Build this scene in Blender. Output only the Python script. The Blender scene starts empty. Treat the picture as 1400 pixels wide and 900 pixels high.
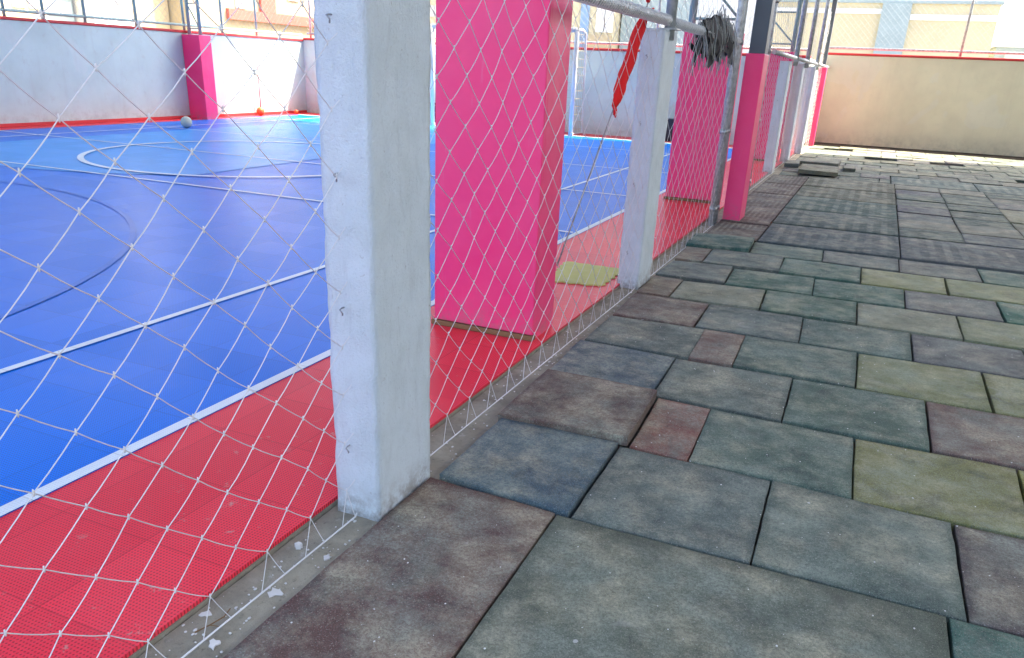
import bpy, bmesh, math, random
from mathutils import Vector, Matrix, noise
random.seed(7)
S = bpy.context.scene
COL = S.collection

# ------------------------------------------------------------------ helpers
def srgb(r, g, b):
    f = lambda c: (c/255/12.92) if c/255 <= .04045 else ((c/255+.055)/1.055)**2.4
    return (f(r), f(g), f(b), 1)

class MB:
    def __init__(s): s.bm = bmesh.new()
    def box(s, x0, x1, y0, y1, z0, z1, bev=0, seg=1):
        b = s.bm
        v = [b.verts.new(p) for p in ((x0,y0,z0),(x1,y0,z0),(x1,y1,z0),(x0,y1,z0),(x0,y0,z1),(x1,y0,z1),(x1,y1,z1),(x0,y1,z1))]
        fs = [b.faces.new([v[i] for i in q]) for q in ((3,2,1,0),(4,5,6,7),(0,1,5,4),(1,2,6,5),(2,3,7,6),(3,0,4,7))]
        if bev:
            es = list({e for f in fs for e in f.edges})
            bmesh.ops.bevel(b, geom=es, offset=bev, segments=seg, affect='EDGES', profile=.5)
        return s
    def prism(s, pts, z0, z1, bev=0, seg=1):
        b = s.bm; n = len(pts)
        lo = [b.verts.new((p[0],p[1],z0)) for p in pts]; hi = [b.verts.new((p[0],p[1],z1)) for p in pts]
        top = b.faces.new(hi); fs = [b.faces.new(lo[::-1]), top]
        for i in range(n):
            j = (i+1) % n; fs.append(b.faces.new((lo[i],lo[j],hi[j],hi[i])))
        if bev: bmesh.ops.bevel(b, geom=list(top.edges), offset=bev, segments=seg, affect='EDGES', profile=.5)
        bmesh.ops.recalc_face_normals(b, faces=b.faces)
        return s
    def tube(s, pts, r, n=8, cap=True):
        b = s.bm; pts = [Vector(p) for p in pts]
        rs = r if isinstance(r, (list, tuple)) else [r]*len(pts)
        rings = []; up = None
        for i, p in enumerate(pts):
            d = (pts[min(i+1,len(pts)-1)] - pts[max(i-1,0)]).normalized()
            if up is None:
                up = Vector((0,0,1)) if abs(d.z) < .9 else Vector((1,0,0))
            a = d.cross(up).normalized(); c = a.cross(d).normalized(); up = c
            rings.append([b.verts.new(p + (a*math.cos(2*math.pi*k/n) + c*math.sin(2*math.pi*k/n))*rs[i]) for k in range(n)])
        for i in range(len(rings)-1):
            for k in range(n):
                f = b.faces.new((rings[i][k], rings[i][(k+1)%n], rings[i+1][(k+1)%n], rings[i+1][k])); f.smooth = True
        if cap and n > 2:
            b.faces.new(rings[0][::-1]); b.faces.new(rings[-1])
        return s
    def sphere(s, c, r, seg=16, sc=(1,1,1)):
        m = Matrix.Translation(c) @ Matrix.Diagonal((r*sc[0], r*sc[1], r*sc[2], 1))
        q = bmesh.ops.create_uvsphere(s.bm, u_segments=seg, v_segments=seg*2//3, radius=1, matrix=m)
        for v in q['verts']:
            for f in v.link_faces: f.smooth = True
        return s
    def quad(s, a, b, c, d):
        s.bm.faces.new([s.bm.verts.new(p) for p in (a,b,c,d)]); return s
    def poly(s, pts, z):
        s.bm.faces.new([s.bm.verts.new((p[0],p[1],z)) for p in pts]); return s
    def build(s, name, mat, parent=None):
        me = bpy.data.meshes.new(name); s.bm.to_mesh(me); s.bm.free()
        me.materials.append(mat)
        o = bpy.data.objects.new(name, me); COL.objects.link(o)
        if parent:
            o.parent = parent; o.matrix_parent_inverse = Matrix.Translation(-Vector(parent.location))
        return o

def tag(o, label=None, cat=None, group=None, kind=None):
    if label: o['label'] = label
    if cat: o['category'] = cat
    if group: o['group'] = group
    if kind: o['kind'] = kind
    return o
def thing(name, label, cat, loc=(0,0,0), group=None):
    o = bpy.data.objects.new(name, None); COL.objects.link(o); o.location = loc; o.empty_display_size = .1
    return tag(o, label, cat, group)
def struct(o, label=None): return tag(o, label, None, None, 'structure')

# ------------------------------------------------------------------ materials
class NT:
    def __init__(s, name):
        s.m = bpy.data.materials.new(name); s.m.use_nodes = True
        s.t = s.m.node_tree; s.n = s.t.nodes; s.b = s.n['Principled BSDF']
    def node(s, ty, **kw):
        n = s.n.new(ty)
        for k, v in kw.items():
            if k.startswith('i_'):
                key = k[2:]; key = int(key) if key.isdigit() else key
                n.inputs[key].default_value = v
            else: setattr(n, k, v)
        return n
    def link(s, a, b): s.t.links.new(a, b)
    def math(s, op, a, b=None, clamp=False):
        n = s.n.new('ShaderNodeMath'); n.operation = op; n.use_clamp = clamp
        for i, v in enumerate((a, b)):
            if v is None: continue
            if hasattr(v, 'is_linked'): s.link(v, n.inputs[i])
            else: n.inputs[i].default_value = v
        return n.outputs[0]
    def mix(s, fac, a, b, blend='MIX'):
        n = s.n.new('ShaderNodeMix'); n.data_type = 'RGBA'; n.blend_type = blend
        for i, v in ((0, fac), (6, a), (7, b)):
            if hasattr(v, 'is_linked'): s.link(v, n.inputs[i])
            else: n.inputs[i].default_value = v
        return n.outputs[2]
    def pos(s): return s.node('ShaderNodeNewGeometry').outputs['Position']
    def noise(s, vec, scale, detail=4, rough=.55, dist=0):
        n = s.node('ShaderNodeTexNoise'); n.inputs['Scale'].default_value = scale; n.inputs['Detail'].default_value = detail
        n.inputs['Roughness'].default_value = rough; n.inputs['Distortion'].default_value = dist
        if vec is not None: s.link(vec, n.inputs['Vector'])
        return n.outputs['Fac']
    def ramp(s, v, lo, hi, a=0., b=1.):
        n = s.n.new('ShaderNodeMapRange'); n.clamp = True
        s.link(v, n.inputs[0])
        for i, x in enumerate((lo, hi, a, b)): n.inputs[i+1].default_value = x
        return n.outputs[0]
    def bump(s, h, strength=.3, dist=.002, prev=None):
        n = s.node('ShaderNodeBump'); n.inputs['Strength'].default_value = strength; n.inputs['Distance'].default_value = dist
        s.link(h, n.inputs['Height'])
        if prev: s.link(prev, n.inputs['Normal'])
        return n.outputs[0]
    def done(s, col=None, rough=.6, nrm=None, metal=0, spec=.5):
        if col is not None:
            if hasattr(col, 'is_linked'): s.link(col, s.b.inputs['Base Color'])
            else: s.b.inputs['Base Color'].default_value = col
        if hasattr(rough, 'is_linked'): s.link(rough, s.b.inputs['Roughness'])
        else: s.b.inputs['Roughness'].default_value = rough
        s.b.inputs['Metallic'].default_value = metal
        s.b.inputs['Specular IOR Level'].default_value = spec
        if nrm: s.link(nrm, s.b.inputs['Normal'])
        return s.m

def m_paint(name, col, rough=.55, var=.12, grime=None, bump=.15, bscale=60, bdist=.002, spec=.4):
    m = NT(name); p = m.pos()
    n1 = m.noise(p, 2.2, 6); n2 = m.noise(p, bscale, 4)
    dark = tuple(c*(1-var*2) for c in col[:3]) + (1,)
    c = m.mix(m.ramp(n1, .35, .65), dark, col)
    if grime:
        g = m.ramp(m.noise(p, 7, 8, .7), .56, .78, 0, .55)
        c = m.mix(g, c, grime)
        if bscale == 25:
            mp = m.node('ShaderNodeMapping'); m.link(p, mp.inputs['Vector']); mp.inputs['Scale'].default_value = (5, 5, .35)
            c = m.mix(m.ramp(m.noise(mp.outputs[0], 2.2, 6, .65), .56, .74, 0, .25), c, grime)
            z = m.node('ShaderNodeSeparateXYZ'); m.link(p, z.inputs[0])
            foot = m.math('MULTIPLY', m.ramp(z.outputs['Z'], .0, .28, 1, 0), m.ramp(m.noise(p, 8, 6, .7), .42, .66, 0, .5))
            c = m.mix(foot, c, tuple(x*.6 for x in grime[:3])+(1,))
            c = m.mix(m.ramp(m.noise(p, 1.1, 3, .5, .6), .62, .635, 0, .22), c, (.72,.72,.68,1))
    return m.done(c, rough, m.bump(n2, bump, bdist), spec=spec)

def m_plaster():
    m = NT('rough_white_paint'); p = m.pos()
    # paint over rough render: big trowel ripples, grain, scratches running down
    mp = m.node('ShaderNodeMapping'); m.link(p, mp.inputs['Vector']); mp.inputs['Scale'].default_value = (1, 1, .25)
    n0 = m.noise(mp.outputs[0], 30, 6, .65, .6); n1 = m.noise(p, 150, 5, .7); n2 = m.noise(p, 9, 5)
    h = m.math('ADD', m.math('MULTIPLY', n0, 1.0), m.math('MULTIPLY', n1, .55))
    c = m.mix(m.ramp(n2, .4, .7), (.70,.78,.80,1), (.63,.71,.72,1))
    c = m.mix(m.ramp(n1, .46, .34, 0, .22), c, (.40,.44,.45,1)); c = m.mix(m.ramp(n0, .46, .36, 0, .15), c, (.42,.46,.47,1))  # relief shading put into the colour: hollows of grain and ripples painted darker
    pit = m.ramp(m.noise(p, 38, 3, .5, 1.5), .68, .76, 0, .6)
    c = m.mix(pit, c, (.36,.36,.34,1))
    low = m.node('ShaderNodeSeparateXYZ'); m.link(p, low.inputs[0])
    dirt_and_shade = m.math('MULTIPLY', m.ramp(low.outputs['Z'], .0, .09, 1, 0), m.ramp(m.noise(p, 25, 5, .7), .4, .62, 0, .8))
    c = m.mix(dirt_and_shade, c, (.30,.28,.24,1))
    return m.done(c, .62, m.bump(h, 1., .011), spec=.35)

def m_rubber(kind='tile'):
    m = NT('crumb_rubber_'+kind)
    oi = m.node('ShaderNodeObjectInfo'); p = m.pos()
    off = m.node('ShaderNodeVectorMath', operation='SCALE'); 
    cmb = m.node('ShaderNodeCombineXYZ'); m.link(oi.outputs['Random'], cmb.inputs[0]); m.link(oi.outputs['Random'], cmb.inputs[1])
    m.link(cmb.outputs[0], off.inputs[0]); off.inputs['Scale'].default_value = 37.
    add = m.node('ShaderNodeVectorMath', operation='ADD'); m.link(p, add.inputs[0]); m.link(off.outputs[0], add.inputs[1]); q = add.outputs[0]
    base = oi.outputs['Color']
    big = m.noise(q, 3.2, 7, .62, .4); mid = m.noise(q, 13, 8, .68); fine = m.noise(q, 330, 3, .7); grain = m.noise(q, 95, 9, .92)
    tc = m.node('ShaderNodeTexCoord'); sp = m.node('ShaderNodeSeparateXYZ'); m.link(tc.outputs['Generated'], sp.inputs[0])
    gx, gy = sp.outputs['X'], sp.outputs['Y']
    ex = m.math('MINIMUM', gx, m.math('SUBTRACT', 1., gx)); ey = m.math('MINIMUM', gy, m.math('SUBTRACT', 1., gy))
    e = m.math('ADD', m.math('MINIMUM', ex, ey), m.math('MULTIPLY', m.math('SUBTRACT', mid, .5), .12))
    edge = m.ramp(e, .005, .06, 1, 0)
    d1 = m.ramp(m.math('ADD', m.math('MULTIPLY', big, .55), m.math('MULTIPLY', mid, .45)), .40, .60, .10, .95)
    d2 = m.ramp(grain, .44, .57, .35, 1)
    dust = m.math('MULTIPLY', m.math('MULTIPLY', d1, d2), m.math('SUBTRACT', 1., m.math('MULTIPLY', edge, .72)))
    fam = m.mix(m.ramp(m.noise(q, 5, 4), .42, .6), (.37,.42,.33,1), (.58,.56,.39,1))
    cb = m.mix(m.ramp(fine, .38, .60, .70, 0), base, (.02,.02,.02,1))
    cb = m.mix(m.ramp(m.noise(q, 7, 6, .7, .8), .50, .66, 0, .55), cb, (.05,.055,.05,1))
    c = m.mix(m.math('MULTIPLY', dust, .74), cb, fam)
    c = m.mix(m.ramp(m.noise(q, 240, 2, .6), .60, .68, 0, .45), c, (.42,.42,.36,1))
    # pale droppings and chips of paint
    v = m.node('ShaderNodeTexVoronoi'); v.inputs['Scale'].default_value = 9; m.link(q, v.inputs['Vector']); v.inputs['Randomness'].default_value = 1
    sc = m.node('ShaderNodeSeparateColor'); m.link(v.outputs['Color'], sc.inputs[0])
    vd = m.math('ADD', v.outputs['Distance'], m.math('MULTIPLY', m.noise(q, 80, 3), .05))
    thr = m.math('MULTIPLY', m.math('SUBTRACT', sc.outputs[0], .50), .15)
    spot = m.math('LESS_THAN', m.math('SUBTRACT', vd, .012), thr)
    c = m.mix(m.math('MULTIPLY', spot, m.ramp(sc.outputs[1], .3, .9, .1, .75)), c, (.66,.66,.62,1))
    v2 = m.node('ShaderNodeTexVoronoi'); v2.inputs['Scale'].default_value = 2.6; m.link(q, v2.inputs['Vector'])
    ring = m.math('SUBTRACT', 1., m.ramp(m.math('ABSOLUTE', m.math('SUBTRACT', m.math('ADD', v2.outputs['Distance'], m.math('MULTIPLY', mid, .12)), .22)), 0, .03))
    c = m.mix(m.math('MULTIPLY', ring, m.ramp(big, .5, .62, 0, .28)), c, (.45,.45,.40,1))
    h = m.math('ADD', m.math('MULTIPLY', grain, .6), m.math('MULTIPLY', fine, .5))
    nb = m.bump(h, .55, .0022)
    nb = m.bump(mid, .35, .006, nb)
    if kind != 'tile':
        # underside of a mat: rows of moulded sockets
        K = 9. if kind == 'studs' else 26.
        fx = m.math('ABSOLUTE', m.math('SUBTRACT', m.math('FRACT', m.math('MULTIPLY', gx, 9.)), .5))
        fy = m.math('ABSOLUTE', m.math('SUBTRACT', m.math('FRACT', m.math('MULTIPLY', gy, K)), .5))
        if kind == 'studs':
            r = m.math('SQRT', m.math('ADD', m.math('MULTIPLY', fx, fx), m.math('MULTIPLY', fy, fy)))
            hole = m.ramp(r, .22, .34, 1, 0)
        else:
            hole = m.math('MULTIPLY', m.ramp(fx, .20, .34, 1, 0), m.ramp(fy, .2, .35, 1, 0))
        hole = m.math('MULTIPLY', hole, m.ramp(m.noise(q, 2.2, 4), .42, .56, .1, 1.))
        c = m.mix(m.math('MULTIPLY', hole, .9), c, m.mix(.5, base, (.015,.03,.028,1)))
        nb = m.bump(m.math('SUBTRACT', 1., hole), .8, .006, nb)
    return m.done(c, .82, nb, spec=.22)

def m_court(name, col, lines=True):
    m = NT(name); p = m.pos(); sp = m.node('ShaderNodeSeparateXYZ'); m.link(p, sp.inputs[0]); X, Y = sp.outputs[0], sp.outputs[1]
    # snap-together plastic tiles: open lattice of small holes, faint tone shift from one 30 cm tile to the next
    k = 2*math.pi/.0135
    u = m.math('SINE', m.math('MULTIPLY', m.math('ADD', X, Y), k*.707)); w = m.math('SINE', m.math('MULTIPLY', m.math('SUBTRACT', X, Y), k*.707))
    h = m.math('MULTIPLY', u, w)
    hole = m.ramp(h, .25, .75, 0, 1)
    cell = m.node('ShaderNodeTexWhiteNoise', noise_dimensions='2D')
    fl = m.node('ShaderNodeVectorMath', operation='FLOOR'); scv = m.node('ShaderNodeVectorMath', operation='SCALE'); scv.inputs['Scale'].default_value = 1/.305
    m.link(p, scv.inputs[0]); m.link(scv.outputs[0], fl.inputs[0]); m.link(fl.outputs[0], cell.inputs['Vector'])
    tone = m.ramp(cell.outputs['Value'], 0, 1, .0, .24)
    c = m.mix(tone, col, tuple(x*.55 for x in col[:3])+(1,))
    c = m.mix(m.math('MULTIPLY', hole, .72 if lines else .18), c, tuple(x*.3 for x in col[:3])+(1,))
    frx = m.math('ABSOLUTE', m.math('SUBTRACT', m.math('FRACT', m.math('MULTIPLY', X, 1/.305)), .5)); fry = m.math('ABSOLUTE', m.math('SUBTRACT', m.math('FRACT', m.math('MULTIPLY', Y, 1/.305)), .5))
    seam = m.ramp(m.math('MAXIMUM', frx, fry), .488, .497, 0, .35)
    c = m.mix(seam, c, tuple(x*.35 for x in col[:3])+(1,))
    dust = m.ramp(m.noise(p, 1.7, 8, .7), .52, .75, 0, .06)
    c = m.mix(dust, c, (.5,.5,.5,1))
    scuff = m.math('MULTIPLY', m.ramp(m.noise(p, 16, 8, .75, .4), .60, .70, 0, .8), m.ramp(X, -1.95, -1.35, .0, 1))
    c = m.mix(scuff, c, (.52,.46,.38,1))
    nb = m.bump(m.math('SUBTRACT', 1., hole), .5, .002)
    tlt = m.node('ShaderNodeTexWhiteNoise', noise_dimensions='2D'); m.link(fl.outputs[0], tlt.inputs['Vector'])
    s1 = m.node('ShaderNodeVectorMath', operation='SUBTRACT'); m.link(tlt.outputs['Color'], s1.inputs[0]); s1.inputs[1].default_value = (.5,.5,.5)
    s2 = m.node('ShaderNodeVectorMath', operation='MULTIPLY'); m.link(s1.outputs[0], s2.inputs[0]); s2.inputs[1].default_value = (.035,.035,0)
    s3 = m.node('ShaderNodeVectorMath', operation='ADD'); m.link(nb, s3.inputs[0]); m.link(s2.outputs[0], s3.inputs[1])
    s4 = m.node('ShaderNodeVectorMath', operation='NORMALIZE'); m.link(s3.outputs[0], s4.inputs[0]); nb = s4.outputs[0]
    return m.done(c, .30, nb, spec=.07)

def m_concrete(name, col, stains=True):
    m = NT(name); p = m.pos()
    n1 = m.noise(p, 6, 8, .7, .4); n2 = m.noise(p, 55, 5, .7); n3 = m.noise(p, 260, 3, .7)
    c = m.mix(m.ramp(n1, .35, .65), tuple(x*.6 for x in col[:3])+(1,), col)
    c = m.mix(m.ramp(n2, .58, .7, 0, .55), c, (.10,.09,.07,1))
    c = m.mix(m.ramp(m.noise(p, 14, 6, .7), .6, .72, 0, .55), c, (.58,.57,.52,1))
    c = m.mix(m.ramp(m.noise(p, 9, 6, .7, .5), .62, .72, 0, .35), c, (.10,.14,.05,1))
    return m.done(c, .88, m.bump(m.math('ADD', n2, m.math('MULTIPLY', n3, .5)), .8, .006), spec=.25)

def m_metal(name, col, rough=.42, metal=.55):
    m = NT(name); p = m.pos()
    n = m.noise(p, 24, 6, .7); c = m.mix(m.ramp(n, .42, .66), col, tuple(x*.55 for x in col[:3])+(1,))
    c = m.mix(m.ramp(m.noise(p, 12, 7, .75), .66, .74, 0, .5), c, (.22,.13,.07,1))
    return m.done(c, m.ramp(n, .3, .7, rough-.08, rough+.15), m.bump(n, .15, .001), metal=metal)

def m_plain(name, col, rough=.6, var=.1, spec=.4): return m_paint(name, col, rough, var, None, .1, 90, .001, spec)

M = {}
M['plaster'] = m_plaster()
M['pink'] = m_paint('pink_paint', (.95,.050,.235,1), .42, .05, None, .10, 45, .0015, .45)
def m_pink():
    m = NT('pink_vinyl_paint'); p = m.pos(); z = m.node('ShaderNodeSeparateXYZ'); m.link(p, z.inputs[0])
    c = m.mix(m.ramp(m.noise(p, 1.8, 5, .6, .5), .35, .65), (.95,.035,.185,1), (.93,.065,.215,1))
    mp = m.node('ShaderNodeMapping'); m.link(p, mp.inputs['Vector']); mp.inputs['Scale'].default_value = (6, 6, .6)
    c = m.mix(m.ramp(m.noise(mp.outputs[0], 5, 7, .7), .62, .72, 0, .30), c, (.80,.30,.42,1))
    foot = m.math('MULTIPLY', m.ramp(z.outputs['Z'], .0, .16, 1, 0), m.ramp(m.noise(p, 18, 7, .75), .42, .62, 0, .75))
    c = m.mix(foot, c, (.42,.20,.20,1))
    h = m.noise(p, 7, 5, .6); g = m.noise(p, 90, 3)
    return m.done(c, m.ramp(h, .3, .7, .34, .52), m.bump(g, .08, .001, m.bump(h, .5, .012)), spec=.45)
M['pink'] = m_pink()
M['wallwhite'] = m_paint('white_wall_paint', (.60,.70,.65,1), .7, .05, (.46,.45,.40,1), .25, 25, .004)
M['wallcream'] = m_paint('cream_wall_paint', (.76,.71,.53,1), .7, .05, (.62,.58,.44,1), .25, 25, .004)
M['redcap'] = m_paint('red_cap_paint', (.66,.045,.05,1), .5, .08)
M['blue'] = m_court('blue_court_tiles', (.001,.20,.82,1))
M['lightblue'] = m_court('light_blue_court_tiles', (.06,.38,.90,1))
M['red'] = m_court('red_court_tiles', (.96,.055,.085,1))
M['line'] = m_court('court_line_paint', (.80,.88,.90,1), False)
M['greyline'] = m_court('grey_line_paint', (.001,.17,.72,1))
M['kerb'] = m_concrete('kerb_concrete', (.38,.35,.26,1))
M['ground'] = m_concrete('ground_concrete', (.30,.29,.26,1))
M['bed'] = m_concrete('dark_bedding', (.12,.115,.10,1))
M['dirt_and_shade'] = m_paint('painted_wall_shadow', (.030,.020,.012,1), .9, .25)  # near-black brown that stands in for the end wall's shadow on the ground
M['rubber'] = m_rubber('tile'); M['ribs'] = m_rubber('ribs'); M['studs'] = m_rubber('studs')
M['net'] = m_plain('white_net_cord', (.82,.82,.80,1), .6)
M['wire'] = m_metal('galvanised_wire', (.42,.44,.44,1), .4, .6)
M['galv'] = m_metal('galvanised_steel', (.55,.58,.58,1), .4, .35)
M['teal'] = m_paint('grey_green_steel_paint', (.34,.52,.50,1), .45, .1)
M['dark'] = m_paint('dark_steel_paint', (.10,.12,.14,1), .45, .1)
M['black'] = m_plain('black_cloth', (.015,.015,.018,1), .8)
M['blackplastic'] = m_plain('black_plastic', (.02,.02,.028,1), .45)
M['redcloth'] = m_plain('red_cloth', (.86,.02,.02,1), .9, .12)
M['yellow'] = m_paint('yellow_foam', (.66,.63,.20,1), .8, .12, (.62,.60,.42,1))
M['ballw'] = m_plain('worn_pale_leather', (.50,.55,.47,1), .5)
M['ballo'] = m_plain('orange_rubber', (.80,.12,.03,1), .5)
M['goal'] = m_plain('white_goal_paint', (.80,.82,.82,1), .4)
M['tannet'] = m_plain('tan_goal_net', (.55,.48,.33,1), .8)
M['greycord'] = m_plain('grey_net_cord', (.34,.35,.33,1), .8)
M['chip'] = m_plain('white_chip', (.80,.79,.74,1), .7, .15)
M['twig'] = m_plain('dry_twig', (.25,.14,.06,1), .8)
M['roof'] = m_paint('roof_sheet_paint', (.72,.73,.72,1), .5, .05)
M['b_cream'] = m_paint('cream_render', (.62,.54,.34,1), .8, .04)
M['b_white'] = m_paint('white_render', (.78,.78,.76,1), .8, .04)
M['b_teal'] = m_paint('grey_teal_render', (.34,.42,.42,1), .8, .05)
M['b_blue'] = m_paint('blue_render', (.25,.38,.55,1), .8, .05)
M['b_red'] = m_paint('brick_red_render', (.50,.13,.10,1), .8, .06)
M['b_tan'] = m_paint('tan_render', (.48,.39,.24,1), .8, .05)
M['b_brown'] = m_paint('brown_render', (.40,.26,.15,1), .8, .05)
M['b_glass'] = NT('window_glass').done((.06,.10,.12,1), .12, spec=.8)
M['b_frame'] = m_plain('window_frame_paint', (.78,.78,.74,1), .6)
M['b_pink'] = m_paint('faded_pink_paint', (.72,.30,.28,1), .6, .05)
M['leaf'] = m_plain('leaf', (.07,.12,.03,1), .7)

# ------------------------------------------------------------------ setting
o = MB().poly([(-900,-900),(900,-900),(900,900),(-900,900)], -.075).build('ground', M['ground']); struct(o)
o = MB().box(-1.02, 8.0, -3.5, 18.41, -.074, -.034).build('playground_bed', M['bed']); struct(o)
o = MB().box(-1.225, -1.016, -3.5, 18.41, -.073, -.022, .004).build('kerb', M['kerb']); struct(o)
o = MB().box(-1.29, 8.0, 17.62, 18.41, -.0335, -.012).build('wall_shadow_strip', M['dirt_and_shade']); struct(o)  # end wall's shadow band painted as a dark ground strip
# court slab and the coloured court sheets
o = MB().box(-12.3, -1.226, -3.5, 15.8, -.072, -.012).build('court_base', M['kerb']); struct(o)
XL, XR, YE = -11.75, -1.995, 15.0
o = MB().box(-12.14, XL, -3.5, 15.79, -.011, 0).build('court_border_far', M['red']); struct(o)
MBr = MB().box(-1.945, -1.228, -3.5, 15.79, -.011, 0); o = MBr.build('court_border', M['red']); struct(o)
o = MB().box(XL+.001, -1.946, YE+.05, 15.79, -.011, 0).build('court_border_end', M['red']); struct(o)
o = MB().box(XL+.001, -1.946, -3.5, YE+.049, -.011, -.0005).build('court_floor', M['blue']); struct(o)
def strip(x0, x1, y0, y1, mat='line', z=.0035): 
    return struct(MB().poly([(x0,y0),(x1,y0),(x1,y1),(x0,y1)], z).build('court_line', M[mat]))
def arc_strip(cx, cy, r, w, a0, a1, mat='line', z=.0035, n=64):
    mb = MB()
    for i in range(n):
        a = math.radians(a0+(a1-a0)*i/n); b = math.radians(a0+(a1-a0)*(i+1)/n)
        mb.quad((cx+(r+w)*math.cos(a),cy+(r+w)*math.sin(a),z),(cx+(r+w)*math.cos(b),cy+(r+w)*math.sin(b),z),(cx+r*math.cos(b),cy+r*math.sin(b),z),(cx+r*math.cos(a),cy+r*math.sin(a),z))
    bmesh.ops.recalc_face_normals(mb.bm, faces=mb.bm.faces)
    return struct(mb.build('court_line', M[mat]))
# light blue area with its bowed front edge
pts = []
for i in range(25):
    x = -10.3 + (3.95)*i/24; pts.append((x, 8.6-math.sqrt(9-(x+8.35)**2)))
pts += [(-6.35, 14.95), (-10.3, 14.95)]
o = MB().poly(pts, .0035).build('court_zone', M['lightblue']); struct(o)
strip(-1.992, -1.946, -3.5, YE)                 # side line along the red border
strip(-2.935, -2.895, -3.5, YE, z=.004)
strip(XL, -1.993, YE-.05, YE+.045, z=.0045)
strip(XL, -2.0, 5.79, 5.83, z=.0075)
strip(XL, -2.0, 7.98, 8.02, z=.0075)
strip(XL, -2.0, 10.28, 10.31, z=.0075)
strip(XL, -2.0, 12.93, 12.96, z=.0075)
strip(-10.85, -10.81, -3.5, YE, z=.0085)
arc_strip(-7.05, 8.05, 1.88, .07, 0, 360, z=.0115)
arc_strip(-7.03, 1.31, 3.59, .04, -20, 200, mat='greyline', z=.0035)
0 and arc_strip(-8.35, 8.6, 2.93, .03, 232, 305, mat='blue', z=.0145)

# ------------------------------------------------------------------ rubber tiles
T0 = .024
def jag(pts, sh=.0012):
    c = Vector((sum(p[0] for p in pts)/4, sum(p[1] for p in pts)/4)); out = []
    for p in pts:
        v = Vector(p)-c; out.append(c + v*(1 - sh/v.length*1.4))
    return out
def tile(pts, col, label, mat='rubber', z=0, th=.036, tilt=None, name='rubber_tile', group='rubber tiles paving the playground', cat='floor tile'):
    if pts[0][1] > 7.3 and th == .036: z = random.uniform(-.003,.009)
    """pts in order back-left, back-right, front-right, front-left"""
    q = jag(pts); cx = sum(p[0] for p in q)/4; cy = sum(p[1] for p in q)/4
    bm = bmesh.new(); N = 8
    def P(u, v):
        a = q[3].lerp(q[2], u); b = q[0].lerp(q[1], u); return a.lerp(b, v)
    top = {}; sd = random.random()*50
    for i in range(N+1):
        for j in range(N+1):
            p = P(i/N, j/N); zz = .0022*noise.noise(Vector((p.x*5, p.y*5, sd)))
            wx = .0028*noise.noise(Vector((p.x*30, p.y*30, sd+9))) if i in (0,N) or j in (0,N) else 0
            top[i,j] = bm.verts.new((p.x-cx+wx, p.y-cy+wx, zz))
    for i in range(N):
        for j in range(N):
            f = bm.faces.new((top[i,j],top[i+1,j],top[i+1,j+1],top[i,j+1])); f.smooth = True
    ring = [(i,0) for i in range(N)] + [(N,j) for j in range(N)] + [(i,N) for i in range(N,0,-1)] + [(0,j) for j in range(N,0,-1)]
    lo = [bm.verts.new((top[k].co.x, top[k].co.y, -th)) for k in ring]
    n = len(ring); es = []
    for i in range(n):
        f = bm.faces.new((top[ring[i]], lo[i], lo[(i+1)%n], top[ring[(i+1)%n]]))
        es.append(bm.edges.get((top[ring[i]], top[ring[(i+1)%n]])))
    bm.faces.new(lo[::-1])
    bmesh.ops.recalc_face_normals(bm, faces=bm.faces)
    bmesh.ops.bevel(bm, geom=es, offset=.003, segments=2, affect='EDGES', profile=.5)
    me = bpy.data.meshes.new(name); bm.to_mesh(me); bm.free(); me.materials.append(M[mat])
    o = bpy.data.objects.new(name, me); COL.objects.link(o); o.location = (cx, cy, z + random.uniform(-.0015,.0015))
    if tilt: o.rotation_euler = tilt
    else: o.rotation_euler = (random.uniform(-.0025,.0025), random.uniform(-.0025,.0025), 0)
    o.color = (*col, 1)
    return tag(o, label, cat, group)

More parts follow.
